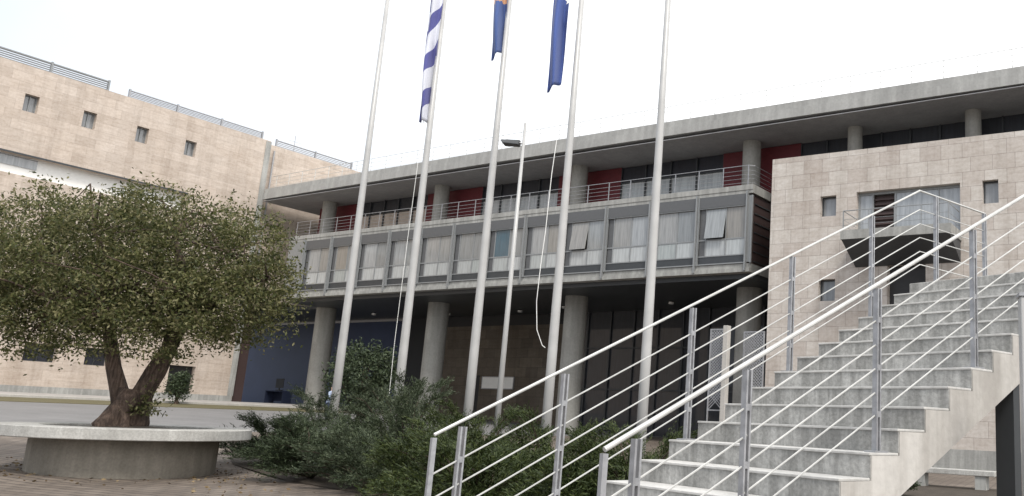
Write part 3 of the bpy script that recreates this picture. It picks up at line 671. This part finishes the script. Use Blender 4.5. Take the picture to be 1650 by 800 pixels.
# ------------------------------------------------------------------ junipers
M['jun_blue'] = leafmat('grey_green_needles', [(.018,.027,.012),(.040,.056,.027),(.028,.042,.019),(.098,.118,.068),(.022,.034,.015)], .6, .0)
M['jun_mid'] = leafmat('mid_green_needles', [(.015,.024,.011),(.032,.048,.021),(.023,.036,.016),(.075,.097,.05),(.019,.030,.013)], .6, .0)
M['jun_yel'] = leafmat('yellow_green_needles', [(.013,.021,.006),(.030,.046,.010),(.021,.034,.007),(.065,.083,.02),(.016,.027,.007)], .6, .0)
M['twig'] = flat('brown_twig', (.06,.042,.03), .8)
def juniper(label, x, y, R, H, m, seed, nb=70, lean=(0,0)):
    random.seed(seed); z = ground_z(x,y)
    t = thing('juniper_bush', label, 'bush', (x,y,z), 0, 'spreading junipers in front of the flagpoles')
    tw = MB(); P_ = []; D_ = []
    for k in range(int(nb*.75)):
        az = random.uniform(0,2*pi); el = random.choice((random.uniform(.05,.45), random.uniform(.3,1.2))); L_ = R*random.uniform(.65,1.12)
        hd = Vector((cos(az),sin(az),0)); zmax = H*random.uniform(.7,1.1)*sin(el)+.12
        pts = []
        for s in range(8):
            q = s/7; r = L_*q*cos(el)**.5; zz = .05 + zmax*(1-(1-q)**1.8) - .10*R*max(0,q-.75)*2*(1-sin(el))
            pts.append(hd*r + Vector((lean[0]*q,lean[1]*q,max(.03,zz))) + Vector((random.gauss(0,.02),random.gauss(0,.02),0)))
        if k % 2 == 0: tw.tube(pts, [.022*(1-s/8)+.003 for s in range(8)], 5, False)
        for s in range(2,8):
            a = pts[s-1]; c = pts[s]; ax = (c-a).normalized(); sidev = ax.cross(Vector((0,0,1))).normalized()
            for side in range(3 if s < 4 else 8 + s//3):
                sg = random.choice((-1,1)); L2 = random.uniform(.2,.46)*(1.2-.08*s)*(.8+.2*R)
                o = (ax*random.uniform(.5,1.2) + sidev*sg*random.uniform(.2,.9) + Vector((0,0,random.gauss(.18,.22)))).normalized()
                st = a.lerp(c, random.random()) + Vector((0,0,random.gauss(.02,.03)))
                for g in range(15):
                    q = g/14; w_ = .04*(1-q*.75); bp_ = st + o*L2*q
                    dd = (o + Vector((random.gauss(0,.45),random.gauss(0,.45),random.gauss(0,.3)+.1))).normalized()
                    P_.append(bp_ + Vector((random.gauss(0,w_),random.gauss(0,w_),random.gauss(0,w_*.5)))); D_.append(dd)
    tw.build('stems', M['twig'], t)
    leaf_cloud('foliage', P_, .07, .19, M[m], t, seed, dirs=D_)
    return t
juniper('low juniper at the left end of the planting bed', -11.2,22.0,1.45,.95,'jun_mid',21,60)
juniper('juniper with one long branch reaching left above its neighbours', -9.7,21.6,1.7,1.75,'jun_blue',22,75)
juniper('upright grey green juniper at the foot of the striped flag pole', -7.7,20.6,1.5,1.95,'jun_blue',23,75)
juniper('front grey green juniper spilling onto the brick paving, left one', -8.6,18.5,1.35,1.1,'jun_mid',24,70)
juniper('front dark juniper spilling onto the brick paving, left of the yellow green ones', -6.6,16.7,1.35,1.05,'jun_blue',25,75)
juniper('tall grey green juniper with bare grey tips between second and third flagpole', -7.15,19.6,1.1,2.3,'jun_blue',26,70)
juniper('yellow green juniper behind the lowest stair rail post', -4.6,15.0,1.35,1.15,'jun_yel',27,85)
juniper('yellow green juniper nearest to the photographer before the stair rail', -3.4,12.4,1.35,.95,'jun_yel',28,90)
juniper('yellow green juniper beneath the third flagpole', -5.2,18.3,1.4,1.55,'jun_yel',29,80)
juniper('yellow green juniper at the foot of the rope flagpole behind the rail', -3.3,16.6,1.5,1.5,'jun_yel',30,85)
juniper('dark yellow green juniper under the rightmost flagpole beside the steps', -1.5,14.6,1.5,1.15,'jun_yel',31,90)
juniper('small yellow green juniper against the left ends of the lower steps', -1.6,10.6,1.15,.85,'jun_yel',32,85)
juniper('low dark juniper under the staircase in front of the concrete bench', 3.6,21.0,.7,.32,'jun_mid',33,50)
b = MB(); 
ring = [(-12.6,22.6),(-11.6,21.0),(-8.9,18.2),(-6.6,16.2),(-4.4,13.6),(-3.2,11.2),(-1.0,9.6),(.6,12),(.5,18),(-3,21.5),(-8,24.5),(-12,26)]
b.v = [(x,y,ground_z(x,y)+.012) for x,y in ring]; b.f = [tuple(range(len(ring)))]
tag(b.build('planting_bed', M['soil']), kind='structure')

# dry leaves blown over the paving
random.seed(77); pts = []
for _ in range(420):
    if random.random() < .5: a_ = random.uniform(0,2*pi); r_ = 1.62+abs(random.gauss(0,.7)); x, y = PCX+r_*cos(a_), PCY+r_*sin(a_)
    else: t_ = random.random(); x, y = -12.0+8.6*t_+random.gauss(-.5,.7), 20.6-9.6*t_+random.gauss(-.4,.7)
    pts.append((x,y,ground_z(x,y)+.014))
M['litter'] = leafmat('dry_leaves', [(.16,.11,.06),(.24,.18,.10),(.10,.07,.04),(.20,.16,.11)], .8, .0)
tag(leaf_cloud('leaf_litter', pts, .075, .5, M['litter'], None, 78, dirs=[Vector((random.gauss(0,1),random.gauss(0,1),random.gauss(0,.12))).normalized() for _ in pts]), kind='stuff')

# round tree and door shrub near the far facade
def small_tree(name, label, cat, x, y, h, r, trunk_h, m, seed, n=5200):
    random.seed(seed); z = ground_z(x,y); t = thing(name, label, cat, (x,y,z))
    b = MB(); b.tube([(0,0,-.1),(.03,0,trunk_h*.6),(0,.02,trunk_h),(0,0,h*.8)], [.13,.11,.09,.03], 10, True, .3); pts = []
    for k in range(7):
        d = Vector((random.gauss(0,1),random.gauss(0,1),random.uniform(.2,1.2))).normalized()*r*.8; b.tube([(0,0,trunk_h),tuple(Vector((0,0,trunk_h+.3))+d*.5),tuple(Vector((0,0,(h+trunk_h)/2))+d)], [.05,.035,.01], 6, False)
    b.build('trunk', M['bark'], t, smooth=True)
    cz = (h+trunk_h)/2; hz = (h-trunk_h)/2
    for _ in range(n//26):
        d = Vector((random.gauss(0,1),random.gauss(0,1),random.gauss(0,1))).normalized()*random.uniform(.45,1.05)
        c = Vector((d.x*r,d.y*r,cz+d.z*hz))
        for _ in range(26): pts.append(c+Vector((random.gauss(0,.16),random.gauss(0,.16),random.gauss(0,.14))))
    leaf_cloud('crown', pts, .16, .45, m, t, seed); return t
small_tree('round_tree','small round olive coloured tree in front of the blue wall between two flagpoles','tree',-18.9,45.0,4.1,1.75,.7,M['jun_mid'],41,11000)
small_tree('door_shrub','dark narrow shrub beside the limestone wall seen right of the olive trunk','shrub',-33.2,53.0,2.05,.5,.25,M['jun_mid'],42,1900)

# ------------------------------------------------------------------ pedestrian far behind the junipers
def person(label, x, y, rz):
    t = thing('person', label, 'person', (x,y,ground_z(x,y)+.1), rz)
    J = [((0,0,.95),.15),((0,.0,1.15),.14),((0,.0,1.38),.16),((0,.0,1.52),.065),((0,.02,1.62),.10),((0,.02,1.72),.085),
         ((-.10,0,.90),.10),((-.12,.12,.50),.065),((-.12,.05,.09),.045),((-.12,.20,.03),.035),
         ((.10,0,.90),.10),((.12,.05,.50),.065),((.12,-.16,.12),.045),((.12,-.05,.03),.035),
         ((-.20,0,1.42),.06),((-.25,-.08,1.15),.045),((-.26,.05,.92),.035),((-.26,.09,.83),.03),
         ((.20,0,1.42),.06),((.25,.06,1.15),.045),((.26,.18,.95),.035),((.26,.23,.88),.03)]
    E_ = [(0,1),(1,2),(2,3),(3,4),(4,5),(0,6),(6,7),(7,8),(8,9),(0,10),(10,11),(11,12),(12,13),(2,14),(14,15),(15,16),(16,17),(2,18),(18,19),(19,20),(20,21)]
    me = bpy.data.meshes.new('body'); me.from_pydata([j[0] for j in J], E_, []); o = bpy.data.objects.new('body', me); C.objects.link(o); o.parent = t
    s = o.modifiers.new('skin','SKIN'); o.modifiers.new('smooth','SUBSURF').render_levels = 2
    for i, j in enumerate(J): me.skin_vertices[0].data[i].radius = (j[1], j[1])
    me.skin_vertices[0].data[0].use_root = True
    m, nt, bb, ln = mat('clothed_figure'); tc = N(nt,'ShaderNodeTexCoord'); sx = N(nt,'ShaderNodeSeparateXYZ'); ln(tc.outputs['Object'], sx.inputs[0])
    mr = N(nt,'ShaderNodeMath', operation='DIVIDE'); mr.inputs[1].default_value = 1.8; ln(sx.outputs[2], mr.inputs[0])
    r = ramp(nt, [(0,(.03,.03,.03)),(.05,(.04,.055,.11)),(.53,(.30,.36,.48)),(.835,(.42,.28,.21))]); r.color_ramp.interpolation = 'CONSTANT'; ln(mr.outputs[0], r.inputs['Fac']); ln(r.outputs['Color'], bb.inputs['Base Color']); bb.inputs['Roughness'].default_value = .8
    me.materials.append(m)
    h = MB(); h.lathe([(.085,1.66),(.108,1.70),(.10,1.76),(.06,1.81),(.001,1.825)], 16, 0, .0); h.build('hair', M['dark'], t, smooth=True)
person('person in light blue top and dark trousers walking behind the junipers', -18.75,41.5,70)

# ------------------------------------------------------------------ light: bright overcast sky, soft sun from the right behind the camera
w = bpy.data.worlds.new('World'); scene.world = w; w.use_nodes = True; nt = w.node_tree; ln = nt.links.new
bg = nt.nodes['Background']; sky = N(nt,'ShaderNodeTexSky', sky_type='NISHITA'); sky.sun_disc = False
SUN_EL, SUN_AZ = radians(52), radians(158)      # azimuth clockwise from +Y
sky.sun_elevation = SUN_EL; sky.sun_rotation = SUN_AZ; sky.dust_density = 4; sky.air_density = 1.2
tc = N(nt,'ShaderNodeTexCoord'); no = N(nt,'ShaderNodeTexNoise', Scale=1.8, Detail=5.0, Roughness=.55); ln(tc.outputs['Generated'], no.inputs['Vector'])
rc = ramp(nt, [(.3,(.82,.82,.82)),(.6,(.97,.97,.97))]); ln(no.outputs['Fac'], rc.inputs['Fac'])
mx = N(nt,'ShaderNodeMix', data_type='RGBA'); ln(rc.outputs['Color'], mx.inputs[0]); ln(sky.outputs[0], mx.inputs[6]); sx = N(nt,'ShaderNodeSeparateXYZ'); ln(tc.outputs['Generated'], sx.inputs[0])
cl = ramp(nt, [(.0,(4.1,4.5,5.1)),(.55,(7.6,7.75,7.9)),(1,(9.2,9.2,9.2))]); mr = N(nt,'ShaderNodeMapRange'); mr.inputs[1].default_value = -.75; mr.inputs[2].default_value = .4; ln(sx.outputs[0], mr.inputs[0])
dn = N(nt,'ShaderNodeMath', operation='MULTIPLY_ADD'); dn.inputs[1].default_value = .5; dn.inputs[2].default_value = -.25; ln(no.outputs['Fac'], dn.inputs[0])
d2 = N(nt,'ShaderNodeMath', operation='ADD'); ln(mr.outputs[0], d2.inputs[0]); ln(dn.outputs[0], d2.inputs[1]); ln(d2.outputs[0], cl.inputs['Fac']); ln(cl.outputs['Color'], mx.inputs[7])
ln(mx.outputs[2], bg.inputs['Color']); bg.inputs['Strength'].default_value = .11
sl = bpy.data.lights.new('sun','SUN'); sl.energy = 1.5; sl.angle = radians(14); sl.color = (1,.95,.88)
so = bpy.data.objects.new('sun', sl); C.objects.link(so)
sd = Vector((sin(SUN_AZ)*cos(SUN_EL), cos(SUN_AZ)*cos(SUN_EL), sin(SUN_EL))); so.rotation_euler = sd.to_track_quat('Z','Y').to_euler()
vs = scene.view_settings; vs.view_transform = 'Standard'; vs.look = 'None'; vs.exposure = 0.88; vs.gamma = 1; vs.use_curve_mapping = False
